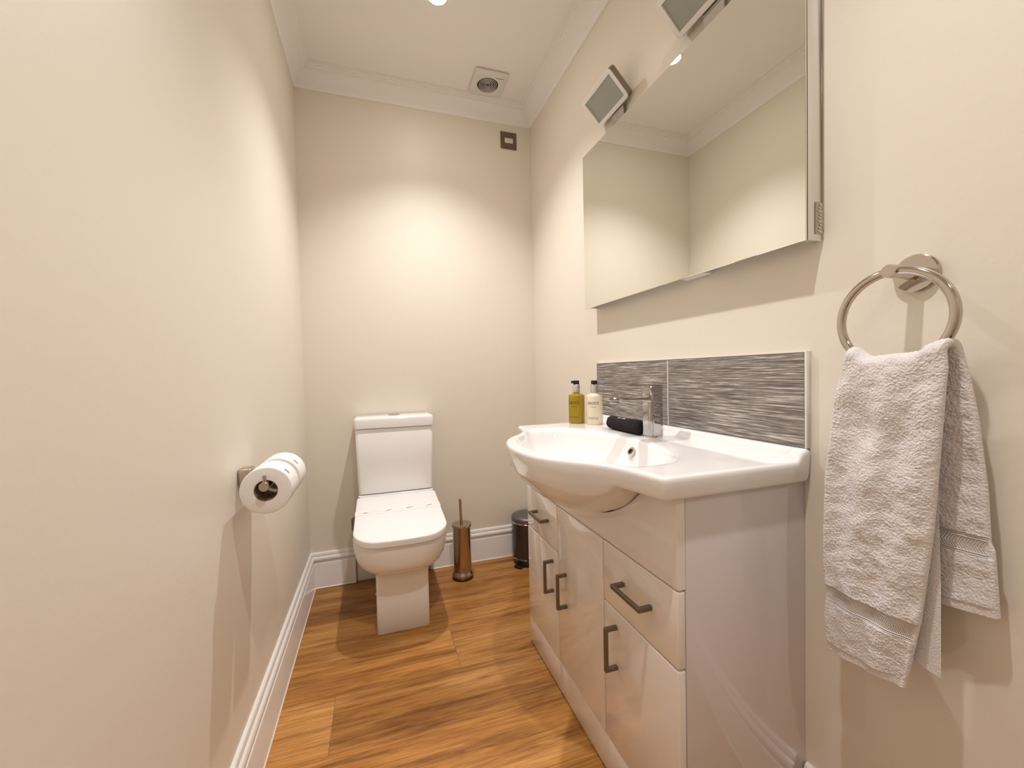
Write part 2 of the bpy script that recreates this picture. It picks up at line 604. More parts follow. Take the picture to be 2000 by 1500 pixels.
pan = [sect(0.0, 0.0995, 1.633, 0.012, 2.095, 0.006, 0.0), sect(0.002, 0.1005, 1.631, 0.013, 2.096, 0.006, 0.0),
       sect(0.120, 0.1000, 1.630, 0.014, 2.097, 0.006, 0.0), sect(0.220, 0.1000, 1.629, 0.016, 2.097, 0.006, 0.0),
       sect(0.236, 0.1015, 1.626, 0.020, 2.097, 0.006, 0.002), sect(0.242, 0.111, 1.617, 0.035, 2.097, 0.008, 0.004),
       sect(0.248, 0.127, 1.602, 0.06, 2.097, 0.01, 0.006), sect(0.257, 0.144, 1.586, 0.09, 2.098, 0.01, 0.010),
       tilt(sect(0.271, 0.158, 1.571, 0.105, 2.098, 0.01, 0.012), .2), tilt(sect(0.291, 0.1675, 1.561, 0.11, 2.098, 0.01, 0.013), .4),
       tilt(sect(0.318, 0.1735, 1.555, 0.108, 2.098, 0.01, 0.013), .7), tilt(sect(0.346, 0.1770, 1.552, 0.102, 2.098, 0.01, 0.013)),
       tilt(sect(0.364, 0.1778, 1.551, 0.098, 2.098, 0.01, 0.013)), tilt(sect(0.374, 0.1770, 1.552, 0.095, 2.098, 0.01, 0.013)),
       tilt(sect(0.3765, 0.1740, 1.555, 0.093, 2.096, 0.01, 0.013)), tilt(sect(0.3768, 0.166, 1.563, 0.088, 2.092, 0.01, 0.013))]
loft('pan', pan, M_CERAM, t, 50)
# raised ledge that carries the cistern
loft('cistern_ledge', [sect(0.4155, 0.170, 1.978, 0.012, 2.098, 0.01, 0), sect(0.446, 0.170, 1.980, 0.012, 2.098, 0.01, 0),
                       sect(0.4495, 0.167, 1.983, 0.012, 2.096, 0.01, 0)], M_CERAM, t)
box('seat_hinge', (TX - 0.085, TX - 0.055, 1.962, 1.977, 0.4160, 0.441), M_CHROME, t, 0.004)
box('seat_hinge', (TX + 0.055, TX + 0.085, 1.962, 1.977, 0.4160, 0.441), M_CHROME, t, 0.004)
lid = [tilt(sect(0.3800, 0.171, 1.544, 0.086, 1.968, 0.012, 0.014)), tilt(sect(0.3815, 0.1740, 1.541, 0.088, 1.971, 0.014, 0.014)),
       tilt(sect(0.4010, 0.1752, 1.539, 0.088, 1.972, 0.014, 0.014)), tilt(sect(0.4038, 0.1744, 1.540, 0.088, 1.971, 0.014, 0.014)),
       tilt(sect(0.4052, 0.1726, 1.542, 0.086, 1.969, 0.013, 0.014)), tilt(sect(0.4057, 0.1695, 1.545, 0.083, 1.966, 0.013, 0.014))]
loft('lid', lid, M_SEAT, t, 50)


def cist(z, hw, yf, yb=2.112, r=0.016):
    return at_z(rrect(TX - hw, TX + hw, yf, yb, r, 0.006, 0.004), z)


loft('cistern', [cist(0.4515, 0.164, 1.994), cist(0.4545, 0.1685, 1.988), cist(0.60, 0.1725, 1.985), cist(0.751, 0.1755, 1.982), cist(0.755, 0.173, 1.985)], M_CERAM, t, 50)
loft('cistern_lid', [cist(0.7565, 0.170, 1.988), cist(0.7580, 0.1785, 1.977), cist(0.795, 0.1800, 1.975, r=0.018), cist(0.803, 0.1775, 1.978, r=0.018),
                     cist(0.808, 0.172, 1.984, r=0.018), cist(0.810, 0.162, 1.995, r=0.018)], M_CERAM, t, 50)
fb = lathe('flush_button', (TX, 2.045, 0.8095), (0, 0, 1), [(0.027, 0), (0.027, 0.004), (0.024, 0.006), (0.020, 0.006), (0.0195, 0.0045)], M_CHROME, t, 32)
bm = bmesh.new()
for sgn in (-1, 1):
    pts = [(0.0015 * sgn, -0.017), (0.0015 * sgn, 0.017)] + [(sgn * 0.018 * math.cos(a), 0.018 * math.sin(a)) for a in np.linspace(1.35, -1.35, 12)]
    ring = [(TX + p[0], 2.045 + p[1]) for p in pts]
    if sgn < 0:
        ring = ring[::-1]
    add_loft(bm, [at_z(ring, 0.8140), at_z(ring, 0.8175)])
from_bm('button_half', bm, M_CHROME, fb)
# water feed and stop valve at the left flank, fixing screw on the foot
bm = bmesh.new()
add_tube(bm, [(-0.121, 2.100, 0.30), (-0.121, 2.030, 0.30), (-0.121, 2.018, 0.31), (-0.119, 2.020, 0.345), (-0.092, 2.040, 0.36)], 0.0055, 10)
add_lathe(bm, (-0.122, 2.014, 0.285), (0, 0, 1), [(0.0085, 0), (0.0105, 0.004), (0.0105, 0.05), (0.0085, 0.055)], 16)
from_bm('water_feed', bm, M_STEEL, t, 35, 'dark metal water feed pipe')
lathe('fixing_screw', (TX - 0.1003, 1.80, 0.075), (-1, 0, 0), [(0.0065, 0), (0.0065, 0.003), (0.004, 0.0055), (0, 0.006)], M_CHROME, t, 16)

# paper band lying across the lid with its printed line
BY = 1.797
bz = 0.4057 + SEAT_S * (BY - SEAT_Y)                        # lid surface under the band
bt = thing('paper_band', 'thin white printed paper band laid across the closed toilet lid', 'paper band', (TX, BY, bz))
bm = bmesh.new()
half = 0.1754
prof = [(-half - 0.0008, bz - 0.020), (-half - 0.0008, bz - 0.003), (-0.1753, bz - 0.0005), (-0.1725, bz + 0.0006), (0, bz + 0.0006), (0.1725, bz + 0.0006), (0.1753, bz - 0.0005), (half + 0.0008, bz - 0.003), (half + 0.0008, bz - 0.020)]
wob = lambda x: 0.004 * math.sin(9 * x)
tz = lambda y: SEAT_S * (y - BY)
rings = []
for x, z in prof:
    o_ = (0.0003, 0.0) if abs(x) > half else (0.0, 0.0003)
    sg = 1 if x > 0 else -1
    ya, yb = BY - 0.0225 + wob(x), BY + 0.0225 + wob(x)
    rings.append([(TX + x, ya, z + tz(ya)), (TX + x, yb, z + tz(yb)), (TX + x - sg * o_[0], yb, z - o_[1] + tz(yb)), (TX + x - sg * o_[0], ya, z - o_[1] + tz(ya))])
add_loft(bm, rings)
from_bm('band_sheet', bm, M_BAND, bt, 30)
rr = random.Random(3)
for cx0, wid, sl in ((-0.135, 0.018, -0.05), (-0.045, 0.018, 0.55), (0.045, 0.026, 0.12), (0.128, 0.024, 0.2)):
    bm = bmesh.new()                                        # one illegible cluster of print
    x = cx0 - wid / 2
    while x < cx0 + wid / 2:
        w = rr.uniform(0.0022, 0.0042)
        y = BY + sl * (x - cx0) + rr.uniform(-0.0012, 0.0012) + wob(x)
        zt = bz + 0.0007 + tz(y)
        mt = Matrix.Translation((TX + x + w / 2, y, zt)) @ Matrix.Rotation(math.atan(SEAT_S), 4, 'X')
        add_box(bm, -w / 2 - 0.0004, w / 2 + 0.0004, -0.0016, 0.0016, -0.00005, 0.0002, 0, 1, mt)
        x += w
    bmesh.ops.remove_doubles(bm, verts=bm.verts, dist=0.00001)
    from_bm('printed_mark', bm, M_INK, bt, None)
bm = bmesh.new()
f = lambda x: BY + wob(x) + 0.0035 * math.sin(38 * x)
pv = []
for k in range(41):                                         # thin wavering printed line
    x = -0.165 + 0.33 * k / 40
    pv.append([bm.verts.new((TX + x, f(x) + e, bz + 0.0007 + tz(f(x) + e))) for e in (-0.0004, 0.0004)])
for p, q in zip(pv[:-1], pv[1:]):
    bm.faces.new((p[0], q[0], q[1], p[1]))
from_bm('printed_line', bm, mat('pale_ink', (0.55, 0.54, 0.52), 0.7), bt, None)

# ------------------------------------------------------------------ toilet brush
bx, by = 0.373, 1.966
t = thing('toilet_brush', 'tall shiny metal toilet brush holder with upright rod beside the toilet', 'toilet brush', (bx, by, 0))
lathe('rubber_base', (bx, by, 0), (0, 0, 1), [(0.050, 0), (0.052, 0.002), (0.052, 0.010), (0.049, 0.0125)], M_BLACK, t, 48)
lathe('holder', (bx, by, 0.0125), (0, 0, 1), [(0.049, 0), (0.051, 0.003), (0.051, 0.012), (0.0475, 0.017), (0.0445, 0.022), (0.0440, 0.03), (0.0440, 0.240), (0.0455, 0.243)], M_BRUSH, t, 56)
lathe('holder_lid', (bx, by, 0.2555), (0, 0, 1), [(0.0455, 0), (0.0475, 0.001), (0.0480, 0.008), (0.0470, 0.0105), (0.044, 0.0115), (0.007, 0.0125)], M_BRUSH, t, 56)
lathe('handle', (bx - 0.001, by, 0.266), (-0.035, 0.0, 1), [(0.0078, 0), (0.0078, 0.02), (0.0066, 0.03), (0.0066, 0.112), (0.0074, 0.117), (0.0058, 0.1225)], M_BRUSH, t, 20)

# ------------------------------------------------------------------ pedal bin
nx, ny = 0.733, 2.008
t = thing('pedal_bin', 'small dark round pedal bin tucked between the vanity unit and back wall', 'bin', (nx, ny, 0))
lathe('base_ring', (nx, ny, 0), (0, 0, 1), [(0.072, 0), (0.074, 0.003), (0.074, 0.016), (0.070, 0.022)], M_BLACK, t, 48)
lathe('body', (nx, ny, 0.020), (0, 0, 1), [(0.070, 0), (0.079, 0.006), (0.0825, 0.014), (0.0835, 0.024), (0.0840, 0.196), (0.0845, 0.199)], M_BIN, t, 64)
lathe('rim_ring', (nx, ny, 0.2195), (0, 0, 1), [(0.0845, 0), (0.0862, 0.001), (0.0862, 0.004), (0.0848, 0.0052)], M_CHROME, t, 64)
lathe('lid', (nx, ny, 0.225), (0, 0, 1), [(0.0845, 0), (0.0852, 0.002), (0.0852, 0.019), (0.0835, 0.0225), (0.078, 0.0265), (0.062, 0.0325), (0.035, 0.037), (0, 0.039)], M_BINLID, t, 64)
bm = bmesh.new()
add_tube(bm, [(nx - 0.085 * math.cos(a) * 1.004, ny + 0.085 * math.sin(a) * 1.004, 0.040) for a in np.linspace(-1.15, -0.15, 14)], 0.0016, 8)
from_bm('foot_trim', bm, M_CHROME, t)
bm = bmesh.new()
dx_, dy_ = -0.80, -0.60
mt = Matrix.Translation((nx + dx_ * 0.084, ny + dy_ * 0.084, 0.0085)) @ Matrix.Rotation(math.atan2(dy_, dx_), 4, 'Z')
add_box(bm, -0.012, 0.020, -0.021, 0.021, -0.005, 0.005, 0.003, 2, mt)
from_bm('pedal', bm, M_BLACK, t)

# ------------------------------------------------------------------ vanity unit
Y0, Y1 = 0.610, 1.408
XF, XB = 0.515, 0.533                              # door faces, back of the doors
BC = 0.985                                         # basin centre along the wall
AX, AY, ADEP = 0.190, 0.280, 0.126                 # belly of the basin below its rim
BX = 0.515
ZD, ZU = 0.808, 0.763                              # basin deck and underside


def belly(x, y):
    r2 = ((x - BX) / AX) ** 2 + ((y - BC) / AY) ** 2
    return ZU - ADEP * max(0.0, 1 - r2) ** 0.85 if r2 < 1 else ZU


v = thing('vanity_unit', 'glossy pale vanity unit with doors and drawers under the white basin', 'cabinet', (0.68, 1.0, 0))
box('side_panel', (XB, WR - 0.001, Y0, Y0 + 0.016, 0.0, 0.762), M_SIDE_SHADED, v, 0.0012)
box('side_panel', (XB, WR - 0.001, Y1 - 0.016, Y1, 0.0, 0.762), M_SIDE_SHADED, v, 0.0012)
box('base_panel', (XB, WR - 0.022, Y0 + 0.017, Y1 - 0.017, 0.085, 0.101), M_SIDE_SHADED, v, 0.0012)
box('back_panel', (WR - 0.021, WR - 0.004, Y0 + 0.017, Y1 - 0.017, 0.102, 0.640), M_SIDE_SHADED, v, 0.0012)
box('plinth', (XF + 0.001, XB - 0.001, Y0 + 0.001, Y1 - 0.001, 0.004, 0.098), M_GLOSS, v, 0.0015)
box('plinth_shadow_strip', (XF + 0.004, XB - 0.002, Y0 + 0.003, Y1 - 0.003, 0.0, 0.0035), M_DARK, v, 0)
# fascia cut to clear the belly of the basin
bm = bmesh.new()
ys = np.linspace(Y0 + 0.0005, Y1 - 0.0005, 120)
ringF = [(XF, y, 0.5905) for y in ys]
prof = []
for y in ys:
    prof.append(min(0.7615, belly(BX + 0.001, y) - 0.0015))
grid = []
for x in (XF, XB - 0.001):
    grid.append(([bm.verts.new((x, y, 0.5905)) for y in ys], [bm.verts.new((x, y, z)) for y, z in zip(ys, prof)]))
for k in range(len(ys) - 1):
    (a0, a1), (b0, b1) = grid
    bm.faces.new((a0[k], a0[k + 1], a1[k + 1], a1[k]))
    bm.faces.new((b0[k], b1[k], b1[k + 1], b0[k + 1]))
    bm.faces.new((a0[k], b0[k], b0[k + 1], a0[k + 1]))
    bm.faces.new((a1[k], a1[k + 1], b1[k + 1], b1[k]))
for k in (0, len(ys) - 1):
    (a0, a1), (b0, b1) = grid
    bm.faces.new((a0[k], a1[k], b1[k], b0[k]))
es = [e for e in bm.edges if (abs(e.verts[0].co.x - XF) < 1e-5 and abs(e.verts[1].co.x - XF) < 1e-5) and
      ((abs(e.verts[0].co.y - e.verts[1].co.y) < 1e-6 and (abs(e.verts[0].co.y - ys[0]) < 1e-5 or abs(e.verts[0].co.y - ys[-1]) < 1e-5)) or
       (abs(e.verts[0].co.z - 0.5905) < 1e-5 and abs(e.verts[1].co.z - 0.5905) < 1e-5))]
bmesh.ops.bevel(bm, geom=es, offset=0.003, segments=3, profile=0.5, affect='EDGES')
from_bm('fascia_panel', bm, M_GLOSS, v, 30)


def front(name, y0, y1, z0, z1):
    return box(name, (XF, XB - 0.001, y0, y1, z0, z1), M_GLOSS, v, 0.003, 3)


def bar_handle(parent, y, z, vertical, length=0.106):
    bm = bmesh.new()
    h, xo = length / 2, 0.4865
    w, d = 0.0048, 0.004
    if vertical:
        add_box(bm, xo - d, xo + d, y - w, y + w, z - h, z + h, 0.0008, 1)
        for s in (-1, 1):
            zz = z + s * (h - 0.0045)
            add_box(bm, xo + d - 0.0005, XF + 0.0002, y - w, y + w, zz - 0.0045, zz + 0.0045, 0.0006, 1)
    else:
        add_box(bm, xo - d, xo + d, y - h, y + h, z - w, z + w, 0.0008, 1)
        for s in (-1, 1):
            yy = y + s * (h - 0.0045)
            add_box(bm, xo + d - 0.0005, XF + 0.0002, yy - 0.0045, yy + 0.0045, z - w, z + w, 0.0006, 1)
    return from_bm('handle', bm, M_STEEL, parent, 30)


bar_handle(front('drawer', Y0 + 0.0005, 0.8735, 0.4395, 0.5865), 0.739, 0.5165, False)
bar_handle(front('door', Y0 + 0.0005, 0.8735, 0.1005, 0.4365), 0.8195, 0.351, True, 0.104)
bar_handle(front('door', 0.8765, 1.1435, 0.1005, 0.5865), 1.087, 0.350, True, 0.104)
bar_handle(front('drawer', 1.1465, Y1 - 0.0005, 0.4395, 0.5865), 1.262, 0.5165, False)
bar_handle(front('door', 1.1465, Y1 - 0.0005, 0.1005, 0.4365), 1.183, 0.350, True, 0.104)

# ------------------------------------------------------------------ washbasin
B0, B1 = 0.5935, 1.392
frontY = np.array([0.5935, 0.605, 0.65, 0.69, 0.72, 0.759, 0.79, 0.82, 0.855, 0.89, 0.935, 0.985])
frontX = np.array([0.476, 0.4745, 0.466, 0.4555, 0.443, 0.418, 0.390, 0.366, 0.347, 0.335, 0.327, 0.324])


def front_x(y):
    d = min(y, 2 * BC - y)
    return float(np.interp(d, frontY, frontX))


outl = []
ys_f = np.linspace(B0 + 0.014, B1 - 0.014, 120)
fx = np.array([front_x(y) for y in ys_f])
for _ in range(6):
    fx[1:-1] = (fx[:-2] + 2 * fx[1:-1] + fx[2:]) / 4
r_ = 0.014
outl += list(zip(fx, ys_f))                              # along the front, towards the back wall
cx_, cy_ = fx[-1] + r_ * 0.9, B1 - r_
outl += [(cx_ - 0.9 * r_ * math.cos(a), cy_ + r_ * math.sin(a)) for a in np.linspace(0.2, PI / 2, 6)]
outl += [(x, B1) for x in np.linspace(cx_ + 0.012, WR - 0.012, 26)]
outl += [(WR - 0.001, y) for y in np.linspace(B1 - 0.004, B0 + 0.004, 90)]
outl += [(x, B0) for x in np.linspace(WR - 0.012, fx[0] + r_ * 0.9 + 0.012, 26)]
cy2 = B0 + r_
cx2 = fx[0] + r_ * 0.9
outl += [(cx2 - 0.9 * r_ * math.sin(a), cy2 - r_ * math.cos(a)) for a in np.linspace(0, PI / 2 - 0.2, 6)]
outl = np.array(outl)
BCX, BCY = 0.525, BC                                       # centre of the bowl


def bowl_edge(th):
    # opening of the bowl: front follows the bulge, back is flatter
    c, s = math.cos(th), math.sin(th)
    ax = 0.165 if c < 0 else 0.155
    ay = 0.285
    n = 2.3
    r = (abs(c / ax) ** n + abs(s / ay) ** n) ** (-1 / n)
    return BCX + r * c, BCY + r * s


def deck_z(x, y):
    s = min(1, max(0, (x - 0.800) / 0.018))
    s = s * s * (3 - 2 * s)
    return ZD + 0.023 * s


def edge_ring(inset, z_off, from_top=True):
    ring = []
    n = len(outl)
    for i in range(n):
        d = outl[(i + 1) % n] - outl[i - 1]
        d = d / np.linalg.norm(d)
        nrm = np.array([d[1], -d[0]])                     # towards inside or outside, fixed below
        if nrm @ (outl[i] - np.array([BCX, BCY])) > 0:
            nrm = -nrm
        q = outl[i] + nrm * inset
        z = (deck_z(q[0], q[1]) + z_off) if from_top else z_off
        ring.append((q[0], q[1], z))
    return ring


rings = []
th = np.arctan2(outl[:, 1] - BCY, outl[:, 0] - BCX)
be = np.array([bowl_edge(a) for a in th])
cen = np.array([BCX, BCY])
rb_ = np.linalg.norm(be - cen, axis=1)
ro_ = np.linalg.norm(outl - cen, axis=1) - 0.026
rm_ = -np.log(np.exp(-rb_ * 120) + np.exp(-ro_ * 120)) / 120        # smooth minimum
be = cen + (be - cen) * (rm_ / rb_)[:, None]
# inside of the bowl
for tt, dz in ((0.10, 0.150), (0.25, 0.149), (0.45, 0.142), (0.62, 0.128), (0.76, 0.104), (0.86, 0.076), (0.93, 0.046), (0.965, 0.026), (0.985, 0.012), (1.0, 0.0055)):
    rings.append([(BCX + (p[0] - BCX) * tt, BCY + (p[1] - BCY) * tt, ZD - dz) for p in be])
for tt in (0.03, 0.08, 0.16, 0.28, 0.42, 0.55, 0.66, 0.74, 0.80, 0.84, 0.87, 0.90, 0.93, 0.96, 1.0):
    ring = []
    for p, q in zip(be, np.array(edge_ring(0.0095, 0.0))[:, :2]):
        x, y = p[0] + (q[0] - p[0]) * tt, p[1] + (q[1] - p[1]) * tt
        dd = 0.0045 * max(0, 1 - tt / 0.22) ** 2
        ring.append((x, y, deck_z(x, y) - dd))
    rings.append(ring)


rings.append(edge_ring(0.0060, -0.0002))
rings.append(edge_ring(0.0035, -0.0013))
rings.append(edge_ring(0.0014, -0.0036))
rings.append(edge_ring(0.0003, -0.0068))
rings.append(edge_ring(0.0000, -0.0110))
rings.append(edge_ring(0.0015, 0.785, False))
rings.append(edge_ring(0.0040, 0.770, False))
rings.append(edge_ring(0.0065, 0.7645, False))
# underside / belly: shrink the outline towards the bowl centre, drop by the belly shape
last = np.array(rings[-1])
for tt in (0.985, 0.965, 0.94, 0.90, 0.85, 0.78, 0.70, 0.60, 0.48, 0.34, 0.18, 0.06):
    ring = []
    for q in last:
        x, y = BCX + (q[0] - BCX) * tt, BCY + (q[1] - BCY) * tt
        xx = min(x, BX)
        z = belly(xx, y) if x < BX + 0.0 else (belly(BX + 0.6 * (x - BX), y))
        ring.append((x, y, min(z, 0.7642)))
    rings.append(ring)
wb = thing('washbasin', 'white ceramic washbasin with bowed front set on the vanity unit', 'washbasin', (0.60, BC, ZU))
loft('basin', rings, M_CERAM, wb, 60)
# overflow ring and waste
ox, oz = 0.668, 0.772
ax_ = Vector((-0.86, 0, 0.50)).normalized()
lathe('overflow_ring', (ox, 0.972, oz), ax_, [(0.0075, -0.001), (0.0075, 0.0045), (0.0095, 0.0055), (0.0125, 0.004), (0.0135, 0.001), (0.0135, -0.001)], M_CHROME, wb, 32, False, False)
lathe('overflow_hole', (ox, 0.972, oz), ax_, [(0.0075, -0.001), (0.0075, 0.0016), (0, 0.0016)], M_DARK, wb, 24, False, False)
lathe('waste', (BCX, BCY, ZD - 0.1495), (0, 0, 1), [(0.030, 0), (0.031, 0.002), (0.028, 0.0035), (0.022, 0.003), (0.020, 0.006), (0, 0.009)], M_CHROME, wb, 32)

# ------------------------------------------------------------------ mixer tap
tx, ty = 0.745, 0.980
t = thing('mixer_tap', 'chrome basin mixer tap with long flat spout on the rear deck', 'tap', (tx, ty, ZD))
lathe('base_ring', (tx, ty, ZD - 0.0005), (0, 0, 1), [(0.0265, 0), (0.0268, 0.002), (0.0262, 0.005), (0.0235, 0.006)], M_TAP, t, 40)


def tsec(z, s=1.0, hw=0.0225, r=0.010):
    return at_z(rrect(tx - hw * s, tx + hw * s, ty - hw * s, ty + hw * s, r, r, 0, 6), z)


loft('body', [tsec(ZD + 0.005), tsec(ZD + 0.105), tsec(ZD + 0.1165), tsec(ZD + 0.1185, 0.95)], M_TAP, t, 40)
bm = bmesh.new()
rings = []
for x, zc, hz, hy in ((tx - 0.015, ZD + 0.1080, 0.0085, 0.0205), (tx - 0.030, ZD + 0.1100, 0.0068, 0.0205), (tx - 0.06, ZD + 0.1120, 0.0052, 0.0203), (tx - 0.10, ZD + 0.1130, 0.0046, 0.0200),
                      (tx - 0.128, ZD + 0.1130, 0.0044, 0.0195), (tx - 0.146, ZD + 0.1133, 0.0036, 0.0170), (tx - 0.150, ZD + 0.1134, 0.0018, 0.0140)):
    rings.append([(x, ty + hy * a, zc + hz * b_) for a, b_ in ((-1, -0.6), (-0.93, -1), (0.93, -1), (1, -0.6), (1, 0.6), (0.93, 1), (-0.93, 1), (-1, 0.6))])
add_loft(bm, rings)
from_bm('spout', bm, M_TAP, t, 30)
lathe('aerator', (tx - 0.126, ty, ZD + 0.1090), (0, 0, -1), [(0.0125, 0), (0.0125, 0.006), (0.0105, 0.0085)], M_TAP, t, 24)
bm = bmesh.new()
add_loft(bm, [tsec(ZD + 0.1190, 0.88, r=0.004), tsec(ZD + 0.1210, 0.92, r=0.004), tsec(ZD + 0.1430, 0.95, r=0.004), tsec(ZD + 0.1455, 0.90, r=0.004)])
from_bm('lever_block', bm, M_TAP, t, 30)
bm = bmesh.new()
rings = []
for x, z, hz, hy in ((tx + 0.021, ZD + 0.1475, 0.0030, 0.0195), (tx - 0.02, ZD + 0.1485, 0.0030, 0.0195), (tx - 0.06, ZD + 0.1500, 0.0022, 0.0180), (tx - 0.095, ZD + 0.1515, 0.0015, 0.0150)):
    rings.append([(x, ty + hy * a, z + hz * b_) for a, b_ in ((-1, -0.6), (-0.95, -1), (0.95, -1), (1, -0.6), (1, 0.6), (0.95, 1), (-0.95, 1), (-1, 0.6))])
add_loft(bm, rings)
from_bm('lever', bm, M_TAP, t, 30)

# ------------------------------------------------------------------ lettering built from strokes (serif capitals)
def letter(ch):
    """polygons in a unit-high box; thick stems, thin serifs"""
    q = []
    K, k = 0.20, 0.075

    def r(x0, x1, y0, y1):
        q.append([(x0, y0), (x1, y0), (x1, y1), (x0, y1)])

    def bar(xa, ya, xb, yb, w):
        q.append([(xa - w / 2, ya), (xa + w / 2, ya), (xb + w / 2, yb), (xb - w / 2, yb)])

    def arc(cx, cy, rx, ry, a0, a1, wx, wy, n=14):
        for i in range(n):
            s, e = a0 + (a1 - a0) * i / n, a0 + (a1 - a0) * (i + 1) / n
            q.append([(cx + (rx - wx) * math.cos(s), cy + (ry - wy) * math.sin(s)), (cx + rx * math.cos(s), cy + ry * math.sin(s)),
                      (cx + rx * math.cos(e), cy + ry * math.sin(e)), (cx + (rx - wx) * math.cos(e), cy + (ry - wy) * math.sin(e))])
    if ch == 'E':
        r(0.10, 0.10 + K, 0, 1); r(0.02, 0.66, 0, k); r(0.02, 0.64, 1 - k, 1); r(0.25, 0.50, 0.48, 0.48 + k)
        r(0.62, 0.66, 0, 0.22); r(0.60, 0.64, 0.80, 1); r(0.48, 0.52, 0.38, 0.62); w = 0.70
    elif ch == 'B':
        r(0.10, 0.10 + K, 0, 1); r(0.02, 0.40, 0, k); r(0.02, 0.38, 1 - k, 1); r(0.25, 0.40, 0.50, 0.50 + k)
        arc(0.38, 0.77, 0.27, 0.23, -PI / 2, PI / 2, K, k); arc(0.40, 0.27, 0.31, 0.27, -PI / 2, PI / 2, K, k); w = 0.76
    elif ch == 'O':
        arc(0.45, 0.5, 0.42, 0.51, 0, 2 * PI, K, k, 28); w = 0.92
    elif ch == 'N':
        r(0.12, 0.12 + k, 0, 1); bar(0.17, 1, 0.77, 0, K); r(0.76, 0.76 + k, 0, 1)
        r(0.02, 0.26, 0, k); r(0.64, 0.92, 1 - k, 1); r(0.02, 0.20, 1 - k, 1); w = 0.94
    elif ch == 'Y':
        bar(0.16, 1, 0.42, 0.45, K); bar(0.72, 1, 0.44, 0.45, k * 1.2); r(0.36, 0.36 + K, 0, 0.47)
        r(0.26, 0.62, 0, k); r(0.02, 0.32, 1 - k, 1); r(0.58, 0.86, 1 - k, 1); w = 0.86
    return q, w


def word_polys(word, gap=0.10):
    out, x = [], 0.0
    for ch in word:
        q, w = letter(ch)
        out += [[(px + x, py) for px, py in p] for p in q]
        x += w + gap
    return out, x - gap


def font_polys(text):
    """flat outline of a line of text in Blender's own font, height about 1"""
    cu = bpy.data.curves.new('text', 'FONT')
    cu.body = text
    cu.resolution_u = 2
    ob = bpy.data.objects.new('text', cu)
    me = bpy.data.meshes.new_from_object(ob)
    vs = [v_.co.copy() for v_ in me.vertices]
    polys = [[(vs[i].x, vs[i].y) for i in p.vertices] for p in me.polygons]
    w = max(p.x for p in vs) if vs else 1.0
    bpy.data.objects.remove(ob); bpy.data.curves.remove(cu); bpy.data.meshes.remove(me)
    return polys, w


def wrap_text(bm, polys, w, cx, cy, r, ang, zc, height, width):
    """lay polygons on an upright cylinder; ang = direction that the text centre faces"""
    for p in polys:
        vsx = []
        for x, y in p:
            u_ = (x / w - 0.5) * width
            a = ang + u_ / r
            vsx.append(bm.verts.new((cx + r * math.cos(a), cy + r * math.sin(a), zc + (y - 0.5) * height)))
        try:
            bm.faces.new(vsx)
        except ValueError:
            pass


def bottle(x, y, m, label, turn, head_ang, small):
    t = thing('soap_bottle', label, 'bottle', (x, y, ZD), 'pump bottles at the back corner of the basin')
    z = ZD - 0.0005
    lathe('body', (x, y, z), (0, 0, 1), [(0, 0.0012), (0.024, 0.0008), (0.0265, 0), (0.0285, 0.0015), (0.0292, 0.0045), (0.0292, 0.100), (0.0285, 0.1035), (0.0262, 0.1058), (0.018, 0.1095), (0.0125, 0.1115), (0.0118, 0.1135), (0.0118, 0.115)],
          m, t, 56, False, True)
    lathe('collar', (x, y, z + 0.1145), (0, 0, 1), [(0.0124, 0), (0.0132, 0.0006), (0.0132, 0.0285), (0.0124, 0.0298)], M_ALU, t, 40)
    bm = bmesh.new()
    add_lathe(bm, (x, y, z + 0.144), (0, 0, 1), [(0.0095, 0), (0.0112, 0.001), (0.0112, 0.0125), (0.0104, 0.0142), (0, 0.0146)], 28)
    mt = Matrix.Translation((x, y, z + 0.1535)) @ Matrix.Rotation(head_ang, 4, 'Z')
    b2 = bmesh.new()
    add_loft(b2, [[(px, py * 0.0048, pz * 0.0042 + dz) for py, pz in ((-1, -1), (1, -1), (1, 1), (-1, 1))] for px, dz in ((0.004, 0), (0.018, 0.0002), (0.0225, -0.0006))])
    bmesh.ops.transform(b2, matrix=mt, verts=b2.verts)
    merge(bm, b2)
    from_bm('pump_head', bm, M_BLACK, t, 35)
    # lettering on the flank that faces the room
    face = math.atan2(-y, -x) - turn
    R_ = 0.02945
    for polys, zz, hh, ww in ((word_polys('EBONY'), 0.0775, 0.0105, 0.044), (font_polys('LONDON'), 0.0645, 0.0036, 0.022), (font_polys(small), 0.0270, 0.0052, 0.040)):
        bm = bmesh.new()
        wrap_text(bm, polys[0], polys[1], x, y, R_, face, z + zz, hh, ww)
        from_bm('lettering', bm, M_INK, t, None)
    bm = bmesh.new()                                       # fine ruled line under the small print
    for k in range(14):
        a0, a1 = face - 0.62 + 1.24 * k / 14, face - 0.62 + 1.24 * (k + 1) / 14
        bm.faces.new([bm.verts.new((x + R_ * math.cos(a), y + R_ * math.sin(a), zz)) for a, zz in ((a0, z + 0.0210), (a1, z + 0.0210), (a1, z + 0.0220), (a0, z + 0.0220))])
    from_bm('print_line', bm, M_GREYINK, t, None)
    return t


bottle(0.701, 1.362, M_AMBER, 'olive-gold see-through soap pump bottle at the rear corner of the basin', 0.40, math.radians(180 + 18), 'Bath & Shower')
bottle(0.743, 1.304, M_CREAM, 'cream opaque lotion pump bottle nearest the grey tiles', 0.18, math.radians(180 + 62), 'Bath & Shower')

